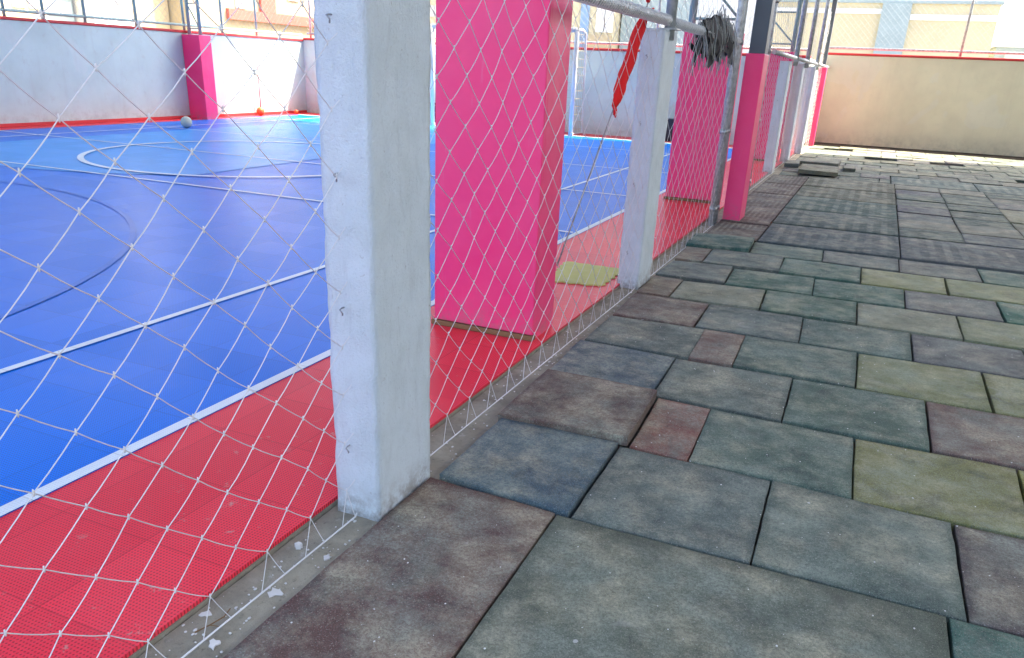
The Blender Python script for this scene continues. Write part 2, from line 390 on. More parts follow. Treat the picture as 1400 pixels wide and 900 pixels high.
BR=(.105,.058,.055); MAR=(.115,.052,.054); RED=(.20,.065,.055); BLU=(.055,.095,.145); NAV=(.045,.075,.12); GRN=(.06,.105,.095); DGR=(.025,.095,.075)
SLT=(.075,.10,.11); PUR=(.105,.10,.12); YEL=(.19,.185,.075); OLV=(.16,.17,.085); GRY=(.13,.14,.13); TEA=(.04,.11,.10); LGT=(.22,.22,.17); PNK=(.16,.10,.085)
R = lambda x0,x1,y0,y1: [(x0,y1),(x1,y1),(x1,y0),(x0,y0)]
near = [
 ([(-1.050,1.869),(-.627,1.848),(-.607,.86),(-1.045,.86)],MAR,'large maroon rubber tile in the foreground beside the nearest white pillar'),
 ([(-1.033,2.363),(-.597,2.372),(-.590,1.853),(-1.026,1.882)],BLU,'blue rubber tile just behind the nearest white pillar',.008),
 ([(-1.055,2.869),(-.585,2.851),(-.568,2.381),(-1.047,2.354)],BR,'raised brown rubber tile lying over the front edge of the blue tile',.027),
 ([(-.579,2.851),(-.371,2.843),(-.357,2.361),(-.558,2.374)],RED,'narrow brick red rubber tile beside the raised brown tile'),
 ([(-.589,2.357),(-.090,2.355),(-.083,1.851),(-.581,1.846)],SLT,'slate grey rubber tile with pale spots right of the blue tile'),
 ([(-.086,2.358),(.423,2.340),(.426,1.848),(-.080,1.853)],(.085,.115,.11),'grey green rubber tile bounded on its left by a wide black gap'),
 (R(.43,.93,1.85,2.34),(.10,.07,.075),'brown rubber tile at the right frame edge below the yellow edged tile'),
 ([(-.371,2.841),(.139,2.832),(.149,2.350),(-.355,2.362)],GRN,'dark green rubber tile with white droppings right of the narrow brick red tile'),
 ([(.144,2.832),(.649,2.841),(.630,2.358),(.153,2.346)],YEL,'olive rubber tile with bright yellow edges in the foreground'),
 (R(.655,1.15,2.35,2.84),(.24,.22,.05),'yellow edged rubber tile cut by the right frame edge beside the foreground olive tile'),
 ([(-.623,1.842),(.379,1.843),(.379,.86),(-.600,.86)],(.085,.10,.085),'largest mottled grey green rubber mat at the very front'),
 (R(.386,.886,1.35,1.842),TEA,'dark green rubber tile in the bottom right corner'),
 ([(-.117,3.346),(.390,3.365),(.389,2.854),(-.109,2.862)],(.06,.105,.09),'green rubber tile with a dark crumbling right edge'),
 ([(-.622,3.343),(-.121,3.364),(-.113,2.862),(-.606,2.868)],(.075,.095,.095),'slate green rubber tile behind the narrow brick red tile'),
 (R(.396,.896,2.86,3.36),(.14,.075,.075),'reddish brown rubber tile with pale streaks at the right behind the yellow edged tile'),
 ([(.127,3.862),(.638,3.875),(.633,3.370),(.132,3.375)],(.18,.19,.09),'olive grey rubber tile in mid pavement left of a yellow edged tile'),
 (R(.645,1.145,3.37,3.87),YEL,'yellow edged rubber tile at the right frame edge in mid pavement'),
 ([(-.393,3.855),(.121,3.870),(.127,3.376),(-.378,3.389)],GRN,'green rubber tile between a small brown tile and an olive grey tile'),
 ([(-.592,3.857),(-.393,3.855),(-.381,3.387),(-.575,3.383)],(.15,.075,.07),'small brown rubber tile, the second narrow one from the camera'),
 ([(-1.077,3.835),(-.592,3.857),(-.575,3.388),(-1.072,3.385)],(.075,.095,.10),'grey rubber tile at the kerb left of the second narrow brown tile'),
 ([(-1.085,3.364),(-.625,3.342),(-.613,2.872),(-1.060,2.878)],NAV,'dark navy rubber tile at the kerb behind the raised brown tile',.004),
 ([(-.659,4.348),(-.164,4.354),(-.146,3.877),(-.646,3.872)],SLT,'slate rubber tile right of the brown tile at the second white pillar'),
 ([(-1.092,4.348),(-.666,4.343),(-.653,3.868),(-1.073,3.853)],(.12,.06,.06),'brown rubber tile at the kerb just before the second white pillar'),
 ([(-.158,4.334),(.359,4.358),(.359,3.880),(-.143,3.880)],(.05,.095,.09),'blue green rubber tile with a pale dusty middle before the olive row'),
 ([(.366,4.348),(.860,4.348),(.860,3.890),(.366,3.882)],PUR,'purple grey rubber tile behind the mid pavement olive grey tile'),
 (R(.865,1.365,3.88,4.36),SLT,'slate rubber tile hidden mostly beyond the right edge beside the purple grey tile'),
 ([(-.413,4.857),(.090,4.866),(.100,4.396),(-.394,4.388)],(.035,.10,.075),'deep green rubber tile behind the blue green one'),
 ([(.097,4.850),(.604,4.861),(.607,4.391),(.106,4.387)],LGT,'pale olive rubber tile behind the purple grey tile'),
 (R(.612,1.11,4.39,4.86),(.20,.21,.12),'pale olive rubber tile at the right edge beside another pale one'),
 ([(-.911,4.796),(-.423,4.855),(-.402,4.420),(-.897,4.375)],(.20,.20,.16),'pale grey dusty rubber tile level with the foot of the second white pillar'),
 ([(-1.100,4.822),(-.917,4.820),(-.905,4.377),(-1.09,4.377)],PNK,'small pinkish brown rubber tile touching the foot of the second white pillar'),
 ([(-.682,5.314),(-.177,5.350),(-.159,4.886),(-.667,4.869)],DGR,'dark green rubber tile behind the pale grey dusty tile'),
 ([(-.174,5.332),(.348,5.360),(.346,4.901),(-.155,4.880)],(.03,.10,.08),'dark green rubber tile left of a purple tile in the middle rows'),
 ([(.354,5.351),(.852,5.364),(.844,4.885),(.351,4.890)],(.125,.115,.135),'purple rubber tile in the middle rows'),
 (R(.858,1.358,4.88,5.36),(.02,.12,.09),'bright green rubber tile at the right frame edge beside the purple tile'),
 ([(-1.095,5.332),(-.703,5.385),(-.675,4.887),(-1.11,4.890)],(.085,.10,.11),'grey blue rubber tile at the kerb just past the second white pillar'),
 ([(-.418,5.869),(.087,5.867),(.093,5.388),(-.409,5.392)],(.045,.115,.095),'green rubber tile left of the first pale yellow tile'),
 ([(.093,5.860),(.602,5.860),(.592,5.391),(.100,5.385)],(.25,.25,.12),'pale yellow rubber tile in the seventh row'),
 (R(.61,1.10,5.39,5.86),(.24,.25,.13),'pale yellow rubber tile at the right, neighbour of another pale yellow one'),
 (R(1.105,1.6,5.39,5.86),(.09,.12,.11),'grey rubber tile right of the two pale yellow tiles, beyond the frame edge'),
 ([(-.927,5.893),(-.428,5.898),(-.408,5.416),(-.912,5.398)],(.075,.095,.10),'slate grey rubber tile right of a small pinkish tile near the gate'),
 ([(-1.120,5.860),(-.934,5.885),(-.920,5.421),(-1.10,5.387)],(.16,.10,.085),'small pinkish rubber tile nearest the gate'),
 ([(-1.150,6.335),(-.701,6.380),(-.680,5.915),(-1.135,5.880)],(.015,.075,.07),'dark teal rubber tile overlapping the kerb near the gate',.022),
 ([(-.692,6.345),(-.188,6.335),(-.170,5.902),(-.668,5.900)],(.06,.11,.10),'grey green rubber tile right of the dark teal tile near the gate'),
 ([(-.182,6.325),(.329,6.335),(.328,5.903),(-.167,5.903)],(.085,.10,.115),'slate rubber tile in front of the ribbed mats'),
 ([(.333,6.335),(.834,6.330),(.831,5.870),(.332,5.870)],(.12,.12,.13),'mauve grey rubber tile in front of the wide ribbed mat'),
 (R(.84,1.34,5.87,6.33),(.04,.11,.09),'green rubber tile at the right edge in front of the wide ribbed mat'),
]
for t in near:
    z = t[3] if len(t) > 3 else 0
    mx = sum(t[1])/3; cc = tuple(max(.01, (mx+(v-mx)*1.0)*1.25) for v in t[1])
    cc = (cc[0], cc[1]*1.04, cc[2]*.86)
    tile(t[0], cc, t[2], z=z, tilt=(.008,-.016,0) if z > .01 else None)
cname = lambda c: ('brown' if c[0] > c[1]*1.25 else 'olive' if c[2] < c[0]*.72 else 'green' if c[1] > c[0]*1.35 else 'purple grey' if c[2] > c[1]*1.08 else 'grey')
nth = ['first','second','third','fourth','fifth','sixth','seventh','eighth','ninth','tenth','eleventh','twelfth','thirteenth','fourteenth','fifteenth']
# brown mats by the gate, and the ribbed mats beside them
for i, (y0, y1) in enumerate(((6.40,7.14),(7.15,8.20),(8.21,9.30),(9.31,10.30),(10.31,11.25))):
    tile(R(-1.10 if i < 2 else -1.13, -.69, y0, y1), (.105+.01*(i%2),.065,.055), 'brown rubber mat along the kerb at the gate, %s going away from the camera' % nth[i], mat='ribs', name='rubber_mat', group='brown mats along the kerb', cat='floor mat')
for i, (y0, y1) in enumerate(((6.40,7.32),(7.33,8.29),(8.30,9.31),(9.32,10.32),(10.33,11.33))):
    tile(R(-.68, .343, y0, y1), [(.06,.09,.10),(.045,.09,.08),(.035,.10,.08),(.10,.11,.06),(.13,.13,.08)][i], 'ribbed underside of a square rubber mat, %s of the column away from the camera' % nth[i], mat='ribs', name='rubber_mat', group='ribbed square mats', cat='floor mat')
for i, x in enumerate((.35, 1.36, 2.37)):
    tile(R(x, x+.99, 6.38, 7.32), (.085,.10,.11), 'wide ribbed rubber mat in the right half, %s from the left' % nth[i], mat='ribs', name='rubber_mat', group='wide ribbed mats', cat='floor mat')
pal = [(.10,.12,.10),(.06,.10,.08),(.19,.19,.17),(.03,.07,.055),(.09,.085,.11),(.16,.16,.10),(.045,.08,.06),(.09,.11,.12),(.20,.20,.15),(.04,.05,.045)]
rf = random.Random(5)
def wob(x0, x1, y0, y1):
    j = lambda: rf.uniform(-.006,.006); g = rf.uniform(0,.012)
    return [(x0+j(),y1-g+j()),(x1+j(),y1-g+j()),(x1+j(),y0+j()),(x0+j(),y0+j())]
row = 0; y = 7.36
while y < 11.3:
    xs = [.35, .845, 1.345, 1.86, 2.37, 2.88] if row % 2 == 0 else [.35, .845, 1.345, 1.80, 2.31, 2.82]
    for k in range(len(xs)-1):
        c = random.choice(pal)
        if 1.3 < xs[k] < 1.9 and 8.4 < y < 9.6: c = (.30,.29,.17)
        if xs[k] > 1.9: c = (.09,.12,.10)
        tile(wob(xs[k], xs[k+1]-.004, y, y+.490), c, 'dusty %s tile, %s row beyond the wide mats, %s from left' % (cname(c), nth[row], nth[k]), group='dusty tiles beyond the wide mats')
    row += 1; y += .4985
for i, x in enumerate((.31, 1.32, 2.33)):
    tile(R(x, x+.995, 11.36, 12.32), (.09,.15,.14), 'socketed underside of a rubber mat near the sunlit strip, %s from the left' % nth[i], mat='studs', name='rubber_mat', group='socketed mats', cat='floor mat')
row = 0; y = 11.36
while y < 17.1:
    off = .0 if row % 2 else .25
    x = -1.08; k = 0
    while x < (.25 if y < 12.3 else 3.6):
        x1 = x + (.5 if k or not off else .25)
        if y < 12.3: x1 = min(x1, .30)
        c = random.choice(pal)
        if x > 1.2 and y > 12.8: c = (.07,.10,.08)
        if rf.random() < .05: x = x1; k += 1; continue
        tile(wob(x, x1-.004, y, y+.488), c, '%s tile towards the end wall, %s row after ribbed mats, %s from kerb' % (cname(c), nth[row], nth[k]), group='tiles towards the end wall')
        x = x1; k += 1
    row += 1; y += .498
# loose tiles lying on the others
tile(R(-.86, -.36, 11.50, 12.30), (.16,.15,.09), 'loose olive tile lying on top of the paving beyond the ribbed mats', z=.075, tilt=(.01,.012,.03), name='loose_tile', group='loose tiles lying on the paving', th=.05)
tile(R(-1.13, -.93, 12.35, 12.9), (.12,.13,.12), 'small loose tile by the kerb between the far white pillars', z=.06, tilt=(.0,-.01,.05), name='loose_tile', group='loose tiles lying on the paving', th=.05)
tile(R(-.93, -.40, 12.78, 13.35), (.15,.15,.12), 'loose grey tile behind the loose olive tile', z=.075, tilt=(.012,0,-.02), name='loose_tile', group='loose tiles lying on the paving', th=.05)
tile(R(-.33, -.17, 12.45, 12.9), (.13,.13,.10), 'small loose offcut right of the loose olive tile', z=.05, tilt=(0,0,.06), name='loose_tile', group='loose tiles lying on the paving', th=.04)

# ------------------------------------------------------------------ white pillars of the fence
def rough_box(x0, x1, y0, y1, z0, z1, amp=.0025, step=.018, sd=0):
    bm = bmesh.new(); nx = max(1, round((x1-x0)/step)); ny = max(1, round((y1-y0)/step)); nz = max(1, round((z1-z0)/step)); V = {}
    def v(i, j, k):
        if (i,j,k) not in V:
            p = Vector((x0+(x1-x0)*i/nx, y0+(y1-y0)*j/ny, z0+(z1-z0)*k/nz))
            e = (i in (0,nx)) + (j in (0,ny)) + (k in (0,nz))
            a = amp*(1.5 if e >= 2 else 1)
            d = Vector((noise.noise(p*14+Vector((sd,0,0))), noise.noise(p*14+Vector((0,sd,7))), .4*noise.noise(p*14+Vector((5,0,sd)))))*a
            if e >= 2:
                c = Vector(((x0+x1)/2,(y0+y1)/2,p.z)); d += (c-p).normalized()*(.001+.006*max(0, noise.noise(p*30+Vector((sd,3,1)))))
            V[i,j,k] = bm.verts.new(p+d)
        return V[i,j,k]
    def f(*q):
        bm.faces.new([v(*a) for a in q]).smooth = True
    for i in range(nx):
        for k in range(nz):
            f((i,0,k),(i+1,0,k),(i+1,0,k+1),(i,0,k+1)); f((i+1,ny,k),(i,ny,k),(i,ny,k+1),(i+1,ny,k+1))
    for j in range(ny):
        for k in range(nz):
            f((nx,j,k),(nx,j+1,k),(nx,j+1,k+1),(nx,j,k+1)); f((0,j+1,k),(0,j,k),(0,j,k+1),(0,j+1,k+1))
    for i in range(nx):
        for j in range(ny):
            f((i,j,nz),(i+1,j,nz),(i+1,j+1,nz),(i,j+1,nz))
    for e in bm.edges:
        if len(e.link_faces) == 2 and e.calc_face_angle(0) > .7: e.smooth = False
    return bm
def hook(p, parent):
    x, y, z = p; a = random.uniform(-.5,.5)
    mb = MB().tube([(x,y+.02,z),(x,y-.010,z),(x+.006*a,y-.018,z-.002),(x+.010,y-.020,z-.010),(x+.004,y-.013,z-.017)], .0022, 6)
    mb.build('hook', M['wire'], parent)
def pillar(x0, x1, y0, y1, zt, label, hooks=True, steel=True):
    t = thing('fence_pillar', label, 'pillar', ((x0+x1)/2, (y0+y1)/2, -.022), 'white fence pillars')
    mb = MB(); mb.bm.free(); mb.bm = rough_box(x0, x1, y0, y1, -.03, zt, sd=y0)
    mb.build('shaft', M['plaster'], t)
    if hooks:
        for z in (.20, .59, .92, 1.26): hook(((x0+x1)/2-.02, y0-.001, z), t)
    if steel:
        MB().tube([(-1.13, (y0+y1)/2, zt-.05), (-1.13, (y0+y1)/2, 3.3)], .030, 12).build('steel_post', M['galv'], t)
        MB().box(-1.18, -1.08, (y0+y1)/2-.05, (y0+y1)/2+.05, zt-.001, zt+.009, .002).build('base_plate', M['galv'], t)
    return t
pillar(-1.200, -1.058, 1.60, 1.885, 1.40, 'nearest white pillar, thick and rough painted, in the left foreground')
pillar(-1.245, -1.118, 4.50, 4.79, 1.39, 'second white pillar from the camera, with a galvanised post on top')
pillar(-1.31, -1.185, 11.53, 11.83, 1.39, 'white pillar just beyond the gate poles')
pillar(-1.28, -1.16, 13.25, 13.55, 1.39, 'white pillar before the sunlit one near the end wall', hooks=False)
pillar(-1.25, -1.13, 15.15, 15.45, 1.39, 'farthest white pillar, partly sunlit, before the end wall', hooks=False)

# ------------------------------------------------------------------ pink columns
def lattice(x0, x1, y, z0, z1, parent, mat='teal', r=.032, step=.42):
    MB().tube([(x0,y,z0),(x0,y,z1)], r, 10).build('chord', M[mat], parent)
    MB().tube([(x1,y,z0),(x1,y,z1)], r, 10).build('chord', M[mat], parent)
    mb = MB(); z = z0+.12; k = 0
    while z < z1-step:
        mb.tube([(x0,y,z),(x1,y,z)], .013, 6)
        a, b = (x0, x1) if k % 2 else (x1, x0)
        mb.tube([(a,y,z),(b,y,z+step)], .013, 6)
        z += step; k += 1
    mb.build('lacing', M[mat], parent)
def pink_column(x0, x1, y0, y1, zt, label, board=True, lx=None, mat='teal'):
    t = thing('pink_column', label, 'column', ((x0+x1)/2, (y0+y1)/2, 0), 'pink court columns')
    if board:
        MB().box(x0+.006, x1-.004, y0+.034, y1, -.005, zt, .006, 2).build('shaft', M['pink'], t)
        MB().box(x0, x1, y0, y0+.032, .026, zt+.004, .007, 2).build('front_board', M['pink'], t)
        MB().box(x0-.012, x1+.004, y0-.010, y0+.033, .001, .024, .003).build('base_strip', M['twig'], t)
    else: MB().box(x0, x1, y0, y1, -.005, zt, .006, 2).build('shaft', M['pink'], t)
    a, b = lx or (x0+.03, x1-.05)
    lattice(a, b, (y0+y1)/2, zt-.01, 5.9, t, mat)
    return t
c1 = pink_column(-1.79, -1.272, 3.225, 3.50, 1.56, 'large bright pink column nearest the camera, behind the net')
pink_column(-1.83, -1.31, 8.10, 8.40, 1.555, 'second large pink column, behind the net and the tangled net bundle')
pink_column(-1.83, -1.30, 13.05, 13.35, 1.54, 'third large pink column, seen behind the far white pillars')
pink_column(-12.14, -11.72, 12.20, 12.50, 1.47, 'pink column standing against the far left court wall', False, (-12.08, -11.82), 'teal')
0 and pink_column(-12.13, -11.70, 15.50, 15.77, 1.45, 'pink column in the far corner of the court', False, (-12.08, -11.82))
t = thing('gate_post', 'slim pink post with a dark steel column on top, at the gate', 'post', (-1.03, 7.35, 0))
MB().box(-1.095, -.945, 7.20, 7.50, -.03, 1.355, .007, 2).build('shaft', M['pink'], t)
MB().box(-1.085, -.955, 7.26, 7.44, 1.354, 5.9, .004).build('steel_column', M['dark'], t)
t = thing('end_post', 'pink post at the corner where the fence meets the end wall', 'post', (-1.16, 17.45, 0))
MB().box(-1.235, -1.09, 17.30, 17.58, -.03, 1.41, .007, 2).build('shaft', M['pink'], t)
MB().box(-1.205, -1.125, 17.38, 17.50, 1.409, 3.4, .004).build('steel_column', M['dark'], t)
o = MB().tube([(-12.06,14.13,0),(-12.06,14.13,1.18)], .016, 10).sphere((-12.06,14.13,1.18),.018,10).build('slim_pole', M['b_pink']); tag(o, 'slim red pole against the sunlit left court wall', 'pole')

# ------------------------------------------------------------------ gate poles, top rails
def pole(y, x, r, label, z1=3.3, z0=-.02):
    t = thing('steel_pole', label, 'pole', (x,y,z0), 'steel poles at the gate')
    MB().tube([(x,y,z0),(x,y,z1)], r, 14).build('tube', M['galv'], t)
    for z in (.12,.75,1.43,1.9): MB().tube([(x,y,z-.018),(x,y,z+.018)], r+.006, 14).build('clamp', M['wire'], t)
    return t
pole(6.98, -1.150, .028, 'steel pole on the camera side of the gate, where the net ends')
pole(7.13, -1.150, .026, 'second steel pole of the gate, touching the pink post')
pole(9.25, -1.19, .030, 'steel pole standing alone on the far side of the gate')
def rail(y0, y1, z, label, lace=True):
    t = thing('top_rail', label, 'rail', (-1.13, y0, z), 'net top rails')
    MB().tube([(-1.13,y0,z),(-1.13,y1,z)], .024, 14).build('tube', M['galv'], t)
    if lace:
        n = int((y1-y0)/.030); pts = []
        for i in range(n*6):
            a = i/6*2*math.pi; rr = .028+.002*noise.noise(Vector((i*.2,0,0)))
            pts.append((-1.13+rr*math.cos(a), y0+(y1-y0)*i/(n*6)+.006*noise.noise(Vector((i*.05,3,0))), z+rr*math.sin(a)))
        MB().tube(pts, .0022, 4).build('lacing_cord', M['net'], t)
rail(-.6, 1.73, 1.445, 'net top rail running over the nearest bay')
rail(1.735, 4.60, 1.435, 'net top rail between the nearest and the second white pillar')
rail(4.68, 6.95, 1.43, 'net top rail from the second white pillar to the gate')
rail(9.28, 11.6, 1.43, 'net top rail beyond the gate', False)
rail(11.72, 15.2, 1.43, 'net top rail over the far white pillars', False)
rail(15.32, 18.4, 1.43, 'net top rail ending at the end wall', False)

# ------------------------------------------------------------------ nets
DY, DZ = .0855, .0705
n_ = lambda v: noise.noise(Vector((v*21,0,0)))
def net(y0, y1, ky, kz, ztop, label, x=-1.130, r=.00130, sag=.0035, far=False):
    t = thing('safety_net', label, 'net', (x, y0, 0), 'white cord nets')
    K = {}
    i0 = math.ceil((y0-ky)/DY); i1 = math.floor((y1-ky)/DY); j0 = math.ceil((.03-kz)/DZ); j1 = math.floor((ztop-kz)/DZ)
    for i in range(i0, i1+1):
        for j in range(j0, j1+1):
            if (i+j) % 2: continue
            yy, zz = ky+i*DY, kz+j*DZ; n = noise.noise_vector(Vector((yy*3, zz*3, 1.7))); n2 = noise.noise_vector(Vector((yy*17, zz*17, 4)))
            K[i,j] = Vector((x+.014*n.x+.003*n2.x, yy+.015*n.y+.007*n2.y, zz+.013*n.z+.007*n2.z))
    mb = MB(); kb = MB(); N = 3
    def seg(a, b, k):
        d = b-a; s = noise.noise(Vector((a.y*9, a.z*9, k)))
        if far: mb.tube([a, b], r*1.15, N, False); return
        mid = [a, a+d*.33+Vector((.002*s, 0, -sag*(.6+.5*s))), a+d*.67+Vector((.002*s, 0, -sag*(.6+.5*s))), b]
        mb.tube(mid, r, N, False)
    bottom = []
    for (i, j), p in K.items():
        for di, dj in ((1,1),(1,-1)):
            q = K.get((i+di, j+dj))
            if q is not None: seg(p, q, di*3+dj)
        if j <= j0:
            for sg in (1,-1):
                yy = min(max(p.y+sg*DY*.5, y0+.01), y1-.01); g = Vector((x+.004, yy+.01*n_(yy), -.010)); bottom.append(g); seg(p, g, 2)
        elif j == j0+1:
            g = None
        if i >= i1-1 and (i+1,j+1) not in K: mb.tube([p, Vector((x, y1, p.z+.02))], r, N, False)
        if i <= i0+1 and (i-1,j-1) not in K: mb.tube([p, Vector((x, y0, p.z+.02))], r, N, False)
        if not far:
            mb.tube([p+Vector((0,0,-.006)), p+Vector((0,0,-.002)), p+Vector((0,0,.003)), p+Vector((0,0,.007))], [.0013,.0018,.0018,.0013], 6)
    mb.build('mesh', M['net'], t)
    bottom.sort(key=lambda v: v.y)
    pts = [Vector((x, y0, -.006))] + bottom + [Vector((x, y1, -.006))]
    MB().tube(pts, .0024, 6).build('bottom_rope', M['net'], t)
    return t
net(-.55, 1.592, .793, .433, 2.3, 'white net bay in the left foreground, before the nearest white pillar')
net(1.892, 4.492, 2.224, 1.279, 2.4, 'white net bay between the nearest and the second white pillar')
net(4.80, 6.945, 4.95, 1.279, 2.4, 'white net bay from the second white pillar to the gate poles')
net(9.29, 11.52, 9.35, 1.28, 2.4, 'white net bay between the lone gate pole and the next white pillar', x=-1.19, r=.0014, far=True)
net(11.84, 13.24, 11.9, 1.28, 2.4, 'white net bay between the third and fourth white pillars', x=-1.21, r=.0014, far=True)
net(13.56, 15.14, 13.6, 1.28, 2.4, 'white net bay before the farthest white pillar', x=-1.19, r=.0014, far=True)
net(15.46, 17.29, 15.5, 1.28, 2.4, 'white net bay reaching the end wall', x=-1.17, r=.0014, far=True)

# tangled net bundle over the rail
t = thing('net_bundle', 'tangled grey net and black cloth slung over the top rail beside the gate', 'net bundle', (-1.13, 6.05, 1.43))
rnd = random.Random(3); mb = MB()
for k in range(80):
    yy = rnd.uniform(5.45, 6.6); top = 1.45+rnd.uniform(.03,.20)*(1-abs(yy-6.1)/.9); sx = rnd.choice((-1,1))
    l = rnd.uniform(.10,.20); pts = []
    for i in range(10):
        u = i/9; a = math.pi*u
        w1 = noise.noise(Vector((u*2.2, k*3.1, 0))); w2 = noise.noise(Vector((u*2.2, k*3.1, 9)))
        pts.append((-1.13 + sx*(.035+.03*((k*37)%10)/10)*math.cos(a)+.02*w1, yy+.05*math.sin(u*3+k)+.07*w2, top-abs(u-.45)*2*(l+.08)+.02*w1))
    mb.tube(pts, rnd.uniform(.0022,.0038), 5)
mb.build('cords', M['greycord'], t)
mb = MB(); N1, N2 = 26, 14
vv = {}
for i in range(N1+1):
    for j in range(N2+1):
        u = i/N1; v = j/N2; yy = 5.50+1.0*u; a = math.pi*(v*1.5-.25)
        rr = .045+.03*noise.noise(Vector((yy*6, v*5, 0)))+.03*noise.noise(Vector((yy*18, v*9, 3)))
        hh = .11*(1-abs(u-.55)*1.1)*(1+.5*noise.noise(Vector((yy*4,0,1))))
        zz = 1.45 + hh - (abs(v-.5)*2)**1.3*(.24+.10*noise.noise(Vector((yy*7,5,0))))
        vv[i,j] = mb.bm.verts.new((-1.13+rr*math.cos(math.pi*(1-v))*1.2, yy+.03*noise.noise(Vector((yy*9,v*7,8))), zz))
for i in range(N1):
    for j in range(N2):
        if noise.noise(Vector((i*.5,j*.6,0))) < .55: mb.bm.faces.new((vv[i,j],vv[i+1,j],vv[i+1,j+1],vv[i,j+1])).smooth = True
mb.build('black_cloth', M['black'], t)

# guy wire in a red sleeve
A, B, Cc, D = Vector((-1.262,3.47,.31)), Vector((-1.215,4.02,1.01)), Vector((-1.205,4.39,1.46)), Vector((-1.20,4.95,2.15))
t = thing('guy_wire', 'thin guy wire with a red cloth sleeve, fixed low on the nearest pink column', 'wire', A)
MB().tube([A, A.lerp(B,.5)+Vector((0,0,-.004)), B, Cc, D], .0042, 6).build('cable', M['wire'], t)
def sleeve(a, b, w, name):
    pts = [a.lerp(b, i/12) + Vector((.004*math.sin(i*1.3), .006*noise.noise(Vector((i*.7,0,0))), 0)) for i in range(13)]
    rs = [w*(.45 if i in (0,12) else .75 if i in (1,11) else 1+.18*noise.noise(Vector((i*.8,2,0)))) for i in range(13)]
    MB().tube(pts, rs, 9).build(name, M['redcloth'], t)
sleeve(B, Cc-Vector((0,0,.0)), .030, 'sleeve')
sleeve(Cc+Vector((0,.03,.05)), D, .024, 'sleeve')
for a, d in ((B, (.015,-.02,-.05)), (B, (-.01,.04,-.04)), (Cc, (.03,.05,.02)), (Cc, (.02,-.03,-.03))):
    MB().tube([a, a+Vector(d)*.5+Vector((.006,0,0)), a+Vector(d)], [.011,.010,.005], 6).build('tied_end', M['redcloth'], t)

# yellow foam mat on the red border
pts = []
base = [(-1.62,4.30),(-1.30,4.36),(-1.30,4.84),(-1.70,4.84)]
for a, b in zip(base, base[1:]+base[:1]):
    a = Vector(a); b = Vector(b); n = max(4, int((b-a).length/.045)); nr = Vector(((b-a).y, -(b-a).x)).normalized()
    for i in range(n): pts.append(a.lerp(b, i/n) + nr*(.012 if i % 2 else -.010))
o = MB().prism([(p.x,p.y) for p in pts], .001, .009, .002).build('foam_mat', M['yellow']); tag(o, 'worn yellow interlocking mat lying on the red border before the second white pillar', 'mat')

# ------------------------------------------------------------------ walls
def wall_fence(t, a, b, z, ztop, posts, mat='teal', mesh=True, step=.13):
    a = Vector(a); b = Vector(b); d = (b-a); L = d.length; d.normalize()
    P = lambda s, zz: (a.x+d.x*s, a.y+d.y*s, zz)
    MB().tube([P(0,z+.09), P(L,z+.09)], .022, 8).build('rail', M[mat], t)
    for s in posts: MB().tube([P(s,z-.03), P(s,ztop)], .024, 8).build('post', M[mat], t)
    if mesh:
        mb = MB(); H = ztop-z-.09; s = -H
        while s < L:
            for sg in (1,-1):
                s0, s1 = (s, s+H) if sg == 1 else (s+H, s)
                z0, z1 = z+.09, ztop
                def clip(sa, za, sb, zb):
                    if sa > sb: sa, za, sb, zb = sb, zb, sa, za
                    if sb <= 0 or sa >= L: return None
                    if sa < 0: za += (zb-za)*(0-sa)/(sb-sa); sa = 0
                    if sb > L: zb = za+(zb-za)*(L-sa)/(sb-sa); sb = L
                    return P(sa,za), P(sb,zb)
                c = clip(s0,z0,s1,z1)
                if c and (Vector(c[1])-Vector(c[0])).length > .02: mb.tube(c, .0017, 3, False)
            s += step
        mb.build('chain_link', M['wire'], t)
t = thing('court_side_wall', 'long white court wall on the far left with a red cap and steel fence', 'wall', (-12.2, 6, 0))
MB().box(-12.36, -12.15, -3.5, 16.0, -.07, 1.50, .004).build('wall_body', M['wallwhite'], t)
MB().box(-12.38, -12.13, -3.5, 16.02, 1.502, 1.545, .006).build('cap', M['redcap'], t)
MB().box(-12.149, -12.135, -3.5, 15.79, .0015, .05, .002).build('skirting', M['redcap'], t)
wall_fence(t, (-12.25,-3), (-12.25,15.9), 1.545, 3.4, [11.85,12.5,13.25,14.3,15.4,16.4,17.4], 'teal')
t = thing('court_end_wall', 'white wall behind the goal at the far end of the court', 'wall', (-6.5, 15.9, 0))
MB().box(-12.149, -1.30, 15.80, 16.0, -.07, 1.53, .004).build('wall_body', M['wallwhite'], t)
MB().box(-12.129, -1.30, 15.78, 16.02, 1.532, 1.575, .006).build('cap', M['redcap'], t)
wall_fence(t, (-12.1,15.9), (-1.35,15.9), 1.575, 3.4, [.1,2,4,6,8,10], 'galv')
t = thing('end_wall', 'cream wall closing the playground, red cap and steel fence on top', 'wall', (3, 18.5, 0))
MB().box(-1.30, 8.2, 18.42, 18.64, -.07, 1.665, .004).build('wall_body', M['wallcream'], t)
MB().box(-1.32, 8.22, 18.40, 18.66, 1.667, 1.71, .006).build('cap', M['redcap'], t)
wall_fence(t, (-1.3,18.53), (8.2,18.53), 1.71, 3.5, [.06,2.5,4.95,7.4,9.4], 'galv', step=.11)
t = thing('link_wall', 'short white wall joining the court end wall to the cream end wall', 'wall', (-1.5,16.8,0))
MB().box(-1.50, -1.31, 16.03, 18.41, -.07, 1.53, .004).build('wall_body', M['wallwhite'], t)

